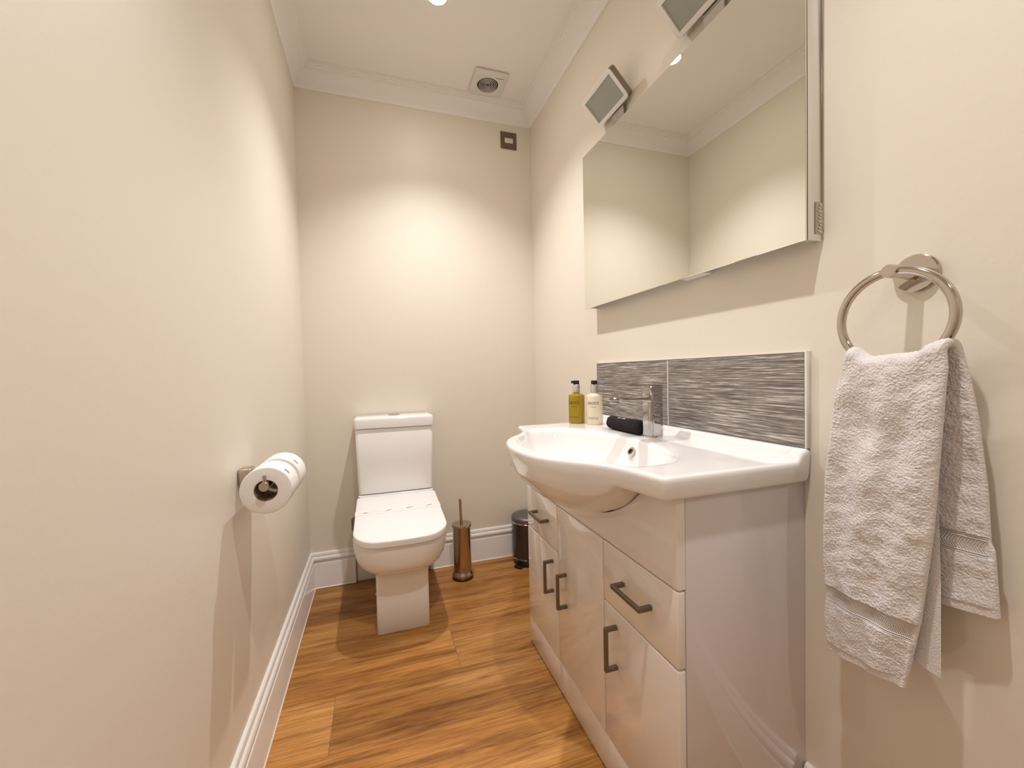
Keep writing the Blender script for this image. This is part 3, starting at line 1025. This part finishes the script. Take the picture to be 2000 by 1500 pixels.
# ------------------------------------------------------------------ rolled face cloth
rx, rz, rr0 = 0.733, ZD + 0.0215, 0.0215
bm = bmesh.new()
n = 40
rings = []
ysr = [1.180, 1.179, 1.174, 1.165, 1.12, 1.075, 1.058, 1.0545, 1.051, 1.040, 1.0365, 1.033, 1.020, 1.012, 1.009, 1.008]
rad = [0.014, 0.0185, 0.0208, 0.0215, 0.0215, 0.0215, 0.0215, 0.0206, 0.0214, 0.0214, 0.0206, 0.0214, 0.0215, 0.0205, 0.018, 0.013]
for y, r in zip(ysr, rad):
    ring = []
    for k in range(n):
        a = 2 * PI * k / n
        lip = 0.0022 * max(0, 1 - abs(((a - 2.3 + PI) % (2 * PI)) - PI) / 0.25)
        q = r + lip + 0.0006 * math.sin(3 * a + 40 * y)
        ring.append((rx + q * math.cos(a), y, max(ZD + 0.0003, rz + q * math.sin(a))))
    rings.append(ring)
add_loft(bm, rings)
t = thing('rolled_cloth', 'rolled charcoal face cloth lying beside the tap on the basin', 'cloth', (rx, 1.10, ZD))
from_bm('roll', bm, M_CLOTH, t, 60)
bm = bmesh.new()
for r in (0.005, 0.0095, 0.0138):                          # the coils seen at the end of the roll
    add_tube(bm, [(rx + r * math.cos(a), 1.1802, rz + r * math.sin(a)) for a in np.linspace(0, 2 * PI, 25)[:-1]], 0.0018, 6, True)
from_bm('coil_end', bm, M_CLOTH, t, 60)
bm = bmesh.new()
for k, (yy, w) in enumerate(((1.118, 0.008), (1.106, 0.004), (1.094, 0.006), (1.086, 0.006))):
    for s in (0, 1):
        a = PI * 0.60 + 0.14 * s
        p = [(rx + 0.0225 * math.cos(q), yv, rz + 0.0225 * math.sin(q)) for q, yv in ((a, yy - w / 2), (a, yy + w / 2), (a + 0.08, yy + w / 2), (a + 0.08, yy - w / 2))]
        bm.faces.new([bm.verts.new(c) for c in p])
from_bm('embroidered_mark', bm, M_BADGE, t, None)

# ------------------------------------------------------------------ tiled splashback
t = thing('tile_splashback', 'grey streaked tile splashback of two long tiles behind the basin', 'splashback', (WR, 1.01, 0.832))
box('grout_bed', (WR - 0.0065, WR - 0.0005, 0.601, 1.4315, 0.8315, 1.0285), M_GROUT, t, 0)
for ya, yb in ((0.604, 1.0155), (1.0185, 1.4305)):
    o = box('tile', (WR - 0.0095, WR - 0.0015, ya, yb, 0.8325, 1.0275), M_TILE, t, 0.0008, 1)
box('grout_joint', (WR - 0.0092, WR - 0.0066, 1.0153, 1.0187, 0.8325, 1.0275), M_GROUT, t, 0)
box('edge_trim', (WR - 0.0105, WR - 0.0005, 0.5975, 0.6030, 0.8315, 1.0300), M_TRIM, t, 0.0015, 2)
box('edge_trim', (WR - 0.0105, WR - 0.0005, 0.5975, 1.4330, 1.0282, 1.0312), M_TRIM, t, 0.0010, 2)
box('edge_trim', (WR - 0.0105, WR - 0.0005, 1.4312, 1.4335, 0.8315, 1.0300), M_TRIM, t, 0.0010, 2)

# ------------------------------------------------------------------ mirror cabinet
XM = 0.791
t = thing('mirror_cabinet', 'wide slim wall mirror in an aluminium case above the basin', 'mirror', (WR, 1.01, 1.243))
MZ0, MZ1, MY0, MY1 = 1.243, 1.836, 0.5725, 1.449
box('mirror_glass', (XM, XM + 0.0035, MY0, MY1, MZ0, MZ1), M_MIRROR, t, 0.0006, 1)
box('shadow_gap', (XM + 0.0036, XM + 0.0065, MY0 + 0.001, MY1 - 0.001, MZ0 + 0.001, MZ1 - 0.001), M_ALUDK, t, 0)
box('case', (XM + 0.0066, WR - 0.004, MY0 + 0.014, 1.418, 1.2640, MZ1 - 0.002), M_ALU, t, 0.001, 1)
box('case_end', (XM + 0.0066, WR - 0.0035, MY0 + 0.0005, MY0 + 0.0135, MZ0 + 0.0005, MZ1 - 0.001), M_ALU, t, 0.0012, 2)
box('case_end', (XM + 0.0066, WR - 0.0035, 1.4185, 1.4265, MZ0 + 0.0005, MZ1 - 0.001), M_ALU, t, 0.0012, 2)
box('wall_plate', (WR - 0.0034, WR - 0.0004, MY0 - 0.002, 1.427, MZ0 + 0.022, MZ1), M_NICKEL, t, 0.0005, 1)
box('touch_switch', (XM + 0.010, WR - 0.010, 0.840, 0.925, 1.2435, 1.2640), M_PLASTIC, t, 0.002)
bm = bmesh.new()
add_box(bm, XM + 0.0245, WR - 0.0036, MY0 - 0.0020, MY0 + 0.0010, 1.256, 1.318, 0.001, 1)
sb = from_bm('side_catch', bm, M_NICKEL, t)
bm = bmesh.new()
for k in range(9):
    z = 1.259 + 0.0064 * k
    add_box(bm, XM + 0.0290 + 0.002 * ((k * 7) % 3), WR - 0.0050 - 0.002 * ((k * 5) % 3), MY0 - 0.0034, MY0 - 0.0018, z, z + 0.0040, 0.0008, 1, None)
from_bm('catch_spring', bm, M_CHROME, sb)

# two lamp heads on top of the mirror, tilted down into the room
for yc, ya_, lab in ((1.270, 1.251, 'square frosted mirror lamp farther along, nearer the back wall'), (0.848, 0.825, 'square frosted mirror lamp cropped by the top of the picture')):
    t = thing('mirror_lamp', lab, 'lamp', (0.80, yc, MZ1), 'lamps over the mirror')
    fc = Vector((0.7790, yc, 1.9425))
    nrm = Vector((-1, 0, -1)).normalized()             # the way the frosted pane faces
    up = Vector((-1, 0, 1)).normalized()               # along the short side, out into the room
    yv = Vector((0, 1, 0))
    W2, H2, D2 = 0.095, 0.0545, 0.0255

    def pt(a, b_, c):
        return fc + yv * a + up * b_ - nrm * c

    def rr_ring(w, h, r, c, n=6):
        ring = []
        for sx, sy, a0 in ((-1, -1, PI), (1, -1, 1.5 * PI), (1, 1, 0), (-1, 1, PI / 2)):
            for k in range(n + 1):
                a = a0 + PI / 2 * k / n
                ring.append(pt(sx * (w - r) + r * math.cos(a), sy * (h - r) + r * math.sin(a), c))
        return ring
    rings = [rr_ring(W2 - 0.0140, H2 - 0.0140, 0.001, 0.0075), rr_ring(W2 - 0.0140, H2 - 0.0140, 0.001, 0.0005), rr_ring(W2 - 0.0135, H2 - 0.0135, 0.0015, 0.0),
             rr_ring(W2 - 0.0015, H2 - 0.0015, 0.010, 0.0), rr_ring(W2, H2, 0.011, 0.0015), rr_ring(W2, H2, 0.011, D2 - 0.002), rr_ring(W2 - 0.002, H2 - 0.002, 0.010, D2)]
    bm = bmesh.new()
    add_loft(bm, rings[:5], True, False, False)
    from_bm('lamp_frame', bm, M_LFRAME, t, 35)
    bm = bmesh.new()
    add_loft(bm, [rr_ring(W2 - 0.003, H2 - 0.003, 0.009, 0.0022), rr_ring(W2 - 0.0002, H2 - 0.0002, 0.011, 0.0017)] + rings[5:], True, False, True)
    from_bm('lamp_housing', bm, M_HOUSE, t, 35)
    bm = bmesh.new()
    add_loft(bm, [rr_ring(W2 - 0.0139, H2 - 0.0139, 0.001, 0.0115), rr_ring(W2 - 0.0139, H2 - 0.0139, 0.001, 0.0060)])
    from_bm('frosted_pane', bm, M_FROST, t, 35)
    # arm from the case to the head
    bm = bmesh.new()
    add_box(bm, 0.8215, 0.8275, ya_ - 0.033, ya_ + 0.033, MZ1 - 0.0003, 1.917, 0.001, 1)
    add_box(bm, 0.8120, 0.8340, ya_ - 0.033, ya_ + 0.033, MZ1 - 0.0003, MZ1 + 0.004, 0.0008, 1)
    from_bm('lamp_arm', bm, M_CHROME, t, 30)

# ------------------------------------------------------------------ extractor fan
fx0, fx1, fy0, fy1 = 0.4775, 0.637, 1.868, 2.030
fcx, fcy = (fx0 + fx1) / 2, (fy0 + fy1) / 2
t = thing('extractor_fan', 'square white extractor fan with a round grille on the ceiling', 'fan', (fcx, fcy, ZC))
bm = bmesh.new()
GR = 0.052
gy = fcy + 0.012
for zt, zb in ((ZC, ZC - 0.013),):
    n = 48
    sq = []
    for k in range(n):
        a = 2 * PI * k / n + PI / 4
        c, s = math.cos(a), math.sin(a)
        q = 1 / max(abs(c), abs(s))
        sq.append((c * q, s * q))
    hx, hy = (fx1 - fx0) / 2, (fy1 - fy0) / 2

    def sqr(f, z):
        return [(fcx + p[0] * (hx - f), fcy + p[1] * (hy - f), z) for p in sq]

    def cir(r, z):
        return [(fcx + r * math.cos(2 * PI * k / n + PI / 4), gy + r * math.sin(2 * PI * k / n + PI / 4), z) for k in range(n)]
    add_loft(bm, [sqr(0.004, zt), sqr(0.004, zt - 0.004), sqr(0, zt - 0.006), sqr(0, zb + 0.003), sqr(0.002, zb + 0.0008), sqr(0.004, zb), cir(GR + 0.001, zb), cir(GR, zb + 0.0005), cir(GR, zb + 0.010)], True, False, True)
from_bm('cover', bm, M_PLASTIC, t, 30)
lathe('grille_recess', (fcx, gy, ZC - 0.0034), (0, 0, -1), [(GR - 0.0004, 0), (GR - 0.0004, 0.0006), (0, 0.0006)], mat('fan_shadow_plastic', (0.035, 0.026, 0.02), 0.7), t, 40, False, False)
for k, r in enumerate((0.010, 0.018, 0.026, 0.034, 0.042)):
    bm = bmesh.new()
    path = [(fcx + r * math.cos(a), gy + r * math.sin(a), ZC - 0.0100) for a in np.linspace(0, 2 * PI, 41)[:-1]]
    add_tube(bm, path, 0.0013, 6, True)
    from_bm('grille_ring', bm, M_PLASTIC, t, 50)
bm = bmesh.new()
for a in (0.4, 0.4 + 2 * PI / 3, 0.4 + 4 * PI / 3):
    add_tube(bm, [(fcx, gy, ZC - 0.0075), (fcx + (GR - 0.001) * math.cos(a), gy + (GR - 0.001) * math.sin(a), ZC - 0.0075)], 0.0010, 6)
from_bm('grille_spoke', bm, M_STEEL, t, 50)
bm = bmesh.new()
rr = random.Random(5)
x = 0.583
while x < 0.620:                                           # small illegible printed mark
    w = rr.uniform(0.002, 0.0042)
    yq = 1.9010 + rr.uniform(-0.0006, 0.0006)
    add_box(bm, x, x + w, yq - 0.0022, yq + 0.0022, ZC - 0.0133, ZC - 0.0129)
    x += w + 0.0008
from_bm('printed_mark', bm, M_GREYINK, t, None)

# ------------------------------------------------------------------ isolator switch
t = thing('isolator_switch', 'square brushed bronze switch plate with white rocker high on the back wall', 'switch', (0.711, WB, 2.249))
bm = bmesh.new()
ringsq = lambda h, y, r: [(0.711 + p[0], y, 2.249 + p[1]) for p in rrect(-h, h, -h, h, r, r, 0, 5)]
add_loft(bm, [ringsq(0.0445, WB - 0.0003, 0.003), ringsq(0.0445, WB - 0.004, 0.003), ringsq(0.043, WB - 0.0055, 0.003)])
from_bm('face_plate', bm, mat('bronze_plate', (0.17, 0.115, 0.075), 0.42, 0.35), t, 35)
box('rocker', (0.688, 0.734, WB - 0.0095, WB - 0.0056, 2.2335, 2.2595), mat('ivory_plastic', (0.74, 0.66, 0.56), 0.4), t, 0.001)
for z in (2.2235, 2.2745):
    lathe('plate_screw', (0.711, WB - 0.0055, z), (0, -1, 0), [(0.0035, 0), (0.0035, 0.0008), (0, 0.0016)], M_STEEL, t, 12)

# ------------------------------------------------------------------ double toilet roll holder and its rolls
RXc, RZc, RR, RC = -0.247, 0.7445, 0.0535, 0.0237
rod_z = RZc + RC - 0.0110
t = thing('roll_holder', 'chrome wall holder with a rod carrying two toilet rolls', 'holder', (WL, 1.146, rod_z))
bm = bmesh.new()
add_box(bm, WL + 0.0005, WL + 0.030, 1.125, 1.167, rod_z - 0.020, rod_z + 0.026, 0.006, 3)
from_bm('wall_bracket', bm, M_NICKEL, t, 35)
box('arm', (WL + 0.028, RXc + 0.004, 1.1430, 1.1490, rod_z - 0.008, rod_z + 0.008), M_CHROME, t, 0.001, 1)
lathe('rod', (RXc, 1.034, rod_z), (0, 1, 0), [(0.0095, 0), (0.0105, 0.001), (0.0105, 0.222), (0.0095, 0.223)], M_NICKEL, t, 32)
for y in (1.0405, 1.2505):
    lathe('end_stop', (RXc, y, rod_z + 0.009), (0, 0, 1), [(0.0042, 0), (0.0042, 0.014), (0.0036, 0.0155), (0, 0.016)], M_NICKEL, t, 16)
for y0, y1, lab in ((1.050, 1.1330, 'front white toilet roll on the wall rod, its cardboard core facing us'), (1.1570, 1.2445, 'rear white toilet roll behind the first one on the wall rod')):
    q = thing('toilet_roll', lab, 'toilet roll', (RXc, (y0 + y1) / 2, RZc - RR), 'toilet rolls on the wall holder')
    L_ = y1 - y0
    lathe('paper', (RXc, y0, RZc), (0, 1, 0), [(RC + 0.0006, 0.001), (RC + 0.001, 0), (RR - 0.004, 0), (RR - 0.0012, 0.0012), (RR, 0.004), (RR, L_ - 0.004), (RR - 0.0012, L_ - 0.0012), (RR - 0.004, L_), (RC + 0.001, L_), (RC + 0.0006, L_ - 0.001), (RC + 0.0006, 0.001)],
          M_PAPER, q, 64, False, False)
    lathe('core', (RXc, y0 + 0.0015, RZc), (0, 1, 0), [(RC + 0.0003, 0), (RC + 0.0003, L_ - 0.003), (RC - 0.0006, L_ - 0.003), (RC - 0.0006, 0), (RC + 0.0003, 0)], M_CARD, q, 40, False, False)
    bm = bmesh.new()                                       # printed mark and sealed edge of the outer sheet
    R2 = RR + 0.00025
    for k in range(7):
        a = math.radians(50 - 2.2 * k)
        w = 0.004 + 0.003 * ((k * 37) % 5) / 5
        ym = y0 + L_ * 0.30
        bm.faces.new([bm.verts.new((RXc + R2 * math.cos(aa), yy, RZc + R2 * math.sin(aa))) for aa, yy in ((a, ym - w), (a, ym + w), (a - 0.026, ym + w), (a - 0.026, ym - w))])
    from_bm('printed_mark', bm, M_GREYINK, q, None)

# ------------------------------------------------------------------ towel ring
ry, rzp, rxp = 0.425, 1.146, 0.776
t = thing('towel_ring', 'chrome towel ring on a round wall plate right of the vanity unit', 'towel ring', (WR, ry, rzp))
lathe('wall_plate', (WR - 0.0003, ry, rzp), (-1, 0, 0), [(0.0300, 0), (0.0305, 0.002), (0.0305, 0.006), (0.0285, 0.0085), (0, 0.0088)], M_RING, t, 56)
lathe('post', (WR - 0.008, ry, rzp), (-1, 0, 0), [(0.0120, 0), (0.0105, 0.003), (0.0105, 0.0635), (0.0098, 0.0650), (0, 0.0652)], M_RING, t, 32)
bm = bmesh.new()
RRG = 0.0745
zcr = rzp - RRG
add_tube(bm, [(rxp, ry + RRG * math.sin(a), zcr + RRG * math.cos(a)) for a in np.linspace(0, 2 * PI, 73)[:-1]], 0.0068, 16, True)
from_bm('ring', bm, M_RING, t, 60)

# ------------------------------------------------------------------ towel over the ring
TW = thing('hand_towel', 'white terry hand towel folded over the chrome ring', 'towel', (0.775, 0.43, 0.48))
RTUBE = 0.0068 + 0.0065


def ridge(y):
    """height of the ring's lower arc plus cloth"""
    d = max(-0.047, min(0.047, y - ry))
    return zcr - math.sqrt(RRG ** 2 - d * d) + 0.0035 * math.cos((y - ry) * 95 + 0.4) - 0.0025 + 0.10 * max(0, 0.385 - y)


def vnoise(p, s):
    return noise.noise(Vector((p[0] * s, p[1] * s, p[2] * s)))


def towel_path(s):
    """s in metres along the cloth from the front hem: returns (x centre, z, side) before the ridge shift"""
    pass


front_len, back_len = 0.505, 0.365
# stations: the front from the hem up, over the ring, down the back
st = []
nf = 500
for i in range(nf + 1):
    st.append(('f', i / nf))
na = 26
for i in range(1, na):
    st.append(('a', i / na))
nb = 330
for i in range(nb + 1):
    st.append(('b', i / nb))


def lerp(a, b_, t_):
    return a + (b_ - a) * t_


def interp(t_, pts):
    return float(np.interp(t_, [p[0] for p in pts], [p[1] for p in pts]))


NU = 140                                                     # points across one face
verts = []
ring_n = 0
xs_c = []
for kind, q in st:
    ring = []
    for side in (0, 1):                                     # outer face, then inner face backwards
        for j in range(NU + 1):
            uu = j / NU if side == 0 else 1 - j / NU
            edge = min(1.0, (1 - abs(2 * uu - 1)) / 0.075)
            hth = 0.0062 * math.sqrt(max(0.02, 1 - (1 - edge) ** 2)) + 0.0004
            if kind == 'f':
                zf = q                                      # 0 at the hem, 1 at the ridge
                yl = interp(q, [(0, 0.512), (0.12, 0.517), (0.20, 0.512), (0.30, 0.517), (0.6, 0.513), (0.85, 0.501), (0.95, 0.491), (1.0, 0.4835)])
                yr = interp(q, [(0, 0.398), (0.1, 0.390), (0.22, 0.380), (0.5, 0.366), (0.8, 0.357), (0.95, 0.352), (1, 0.354)])
                y = lerp(yr, yl, uu)
                top = ridge(y)
                z0 = 0.489 + 0.010 * (1 - uu)
                z = z0 + (top - z0) * q
                xc = interp(q, [(0, 0.758), (0.25, 0.756), (0.6, 0.757), (0.9, 0.760), (1, rxp - RTUBE)])
                # soft vertical folds, fading to the hem
                xc += 0.0045 * math.sin(uu * 7.5 + 1.1) * (0.35 + 0.65 * q) * min(1, (1 - q) * 6) + 0.003 * math.sin(uu * 15 + 4 * q) * min(1, (1 - q) * 8)
                xc += 0.010 * math.exp(-((uu - 0.60) / 0.13) ** 2 - ((q - 0.80) / 0.07) ** 2) + 0.007 * math.exp(-((uu - 0.36) / 0.10) ** 2 - ((q - 0.76) / 0.08) ** 2)
                nx_, nz_ = -1.0, 0.0
            elif kind == 'a':
                a = PI * q
                y = lerp(lerp(0.354, 0.349, q), lerp(0.4835, 0.481, q), uu)
                top = ridge(y)
                xc = rxp - RTUBE * math.cos(a)
                z = top + RTUBE * math.sin(a) * 0.9
                nx_, nz_ = -math.cos(a), math.sin(a)
            else:
                yl = interp(q, [(0, 0.481), (0.3, 0.483), (1, 0.486)])
                yr = interp(q, [(0, 0.349), (0.25, 0.338), (0.55, 0.330), (0.72, 0.3275), (0.75, 0.3235), (1.0, 0.3185)])
                y = lerp(yr, yl, uu)
                top = ridge(y)
                z1 = 0.642 - 0.018 * uu
                z = top + (z1 - top) * q
                xc = interp(q, [(0, rxp + RTUBE), (0.1, 0.796), (0.5, 0.807), (1, 0.810)]) + 0.003 * math.sin(uu * 9 + 2) * min(1, q * 4)
                nx_, nz_ = 1.0, 0.0
            sgn = 1 if side == 0 else -1
            # terry pile: two scales of noise; the woven band stays flat and thinner
            amp = 1.0
            if kind == 'f':
                zb = z - (0.5925 - 0.0 * uu) - 0.0135 * (1 - uu) * 0
                if abs(zb) < 0.0150:
                    amp = 0.0
                    hth = min(hth, 0.0030)
                elif q < 0.028:
                    amp = 0.1
                    hth *= 0.75
            elif kind == 'b':
                if abs(z - 0.738) < 0.0150:
                    amp = 0.0
                    hth = min(hth, 0.0032)
                elif q > 0.965:
                    amp = 0.15
            p = (xc + sgn * nx_ * hth, y, z + sgn * nz_ * hth)
            if amp > 0 and side == (1 if kind == 'b' else 0):
                d = 0.0011 * vnoise(p, 400) + 0.0006 * vnoise((p[0] + 3, p[1], p[2]), 620) + 0.0016 * vnoise((p[0], p[1] + 5, p[2]), 60) + 0.0030 * vnoise((p[0], p[1] + 9, p[2]), 24)
                d *= amp * edge ** 0.5
                p = (p[0] + sgn * nx_ * d, p[1] + 0.0010 * amp * (1 - edge) * vnoise(p, 500), p[2] + sgn * nz_ * d)
            ring.append(p)
    verts.append(ring)
bm = bmesh.new()
add_loft(bm, verts)
from_bm('terry_cloth', bm, M_TOWEL, TW, 180)

# woven herringbone bands, proud ribs at both borders and slanting threads between
def band(yl, yr, zc_l, zc_r, xf, nxs, half_h, nrib):
    bm = bmesh.new()
    P = lambda u, dz, off: (xf(u) + nxs * off, lerp(yr, yl, u), lerp(zc_r, zc_l, u) + dz)
    n = 40
    for dz in (-half_h, -half_h + 0.0032, half_h - 0.0032, half_h):      # straight edge cords
        add_tube(bm, [P(0.03 + 0.94 * k / n, dz, 0.0008) for k in range(n + 1)], 0.00085, 5)
    for k in range(nrib):
        u0 = 0.03 + 0.92 * k / nrib
        du = 0.035
        add_tube(bm, [P(u0, -half_h + 0.004, 0.0), P(u0 + du * 0.9, 0, 0.0003), P(u0, half_h - 0.004, 0.0)], 0.0008, 4)
    return from_bm('woven_band', bm, M_TBAND, TW, 60)


def xfront(u):
    q = (0.5925 - 0.489) / (1.0 - 0.489)
    return interp(q, [(0, 0.758), (0.25, 0.756), (0.6, 0.757)]) + 0.0045 * math.sin(u * 7.5 + 1.1) * (0.35 + 0.65 * q) + 0.003 * math.sin(u * 15 + 4 * q) - 0.0034


band(0.514, 0.382, 0.5925, 0.5925, xfront, -1, 0.0135, 46)
def xback(u):
    q = 0.75
    return interp(q, [(0.1, 0.796), (0.5, 0.807), (1, 0.810)]) + 0.003 * math.sin(u * 9 + 2) + 0.0003


band(0.4848, 0.3250, 0.738, 0.738, lambda u: xback(u) - 0.0040, -1, 0.0135, 46)
# folded-in edge of the front half, seen lower right
rings = []
for i in range(61):
    q = i / 60
    z = lerp(0.540, 0.92, q)
    ye = interp(q, [(0, 0.3655), (0.35, 0.3665), (1.0, 0.372)])
    ring = []
    for k in range(14):
        a = 2 * PI * k / 14
        w = 0.030
        ring.append((0.7800 + 0.0035 * math.sin(a) + 0.0006 * vnoise((a, z, 1), 60), ye + w + w * math.cos(a) * (1 if abs(math.cos(a)) < 0.98 else 1), z + 0.006 * (1 - q) * math.cos(a)))
    rings.append(ring)
loft('folded_edge', rings, M_TOWEL, TW, 60)
box('stitched_label', (0.8035, 0.8045, 0.395, 0.425, 0.605, 0.645), M_INK, TW, 0, label='small dark stitched label')
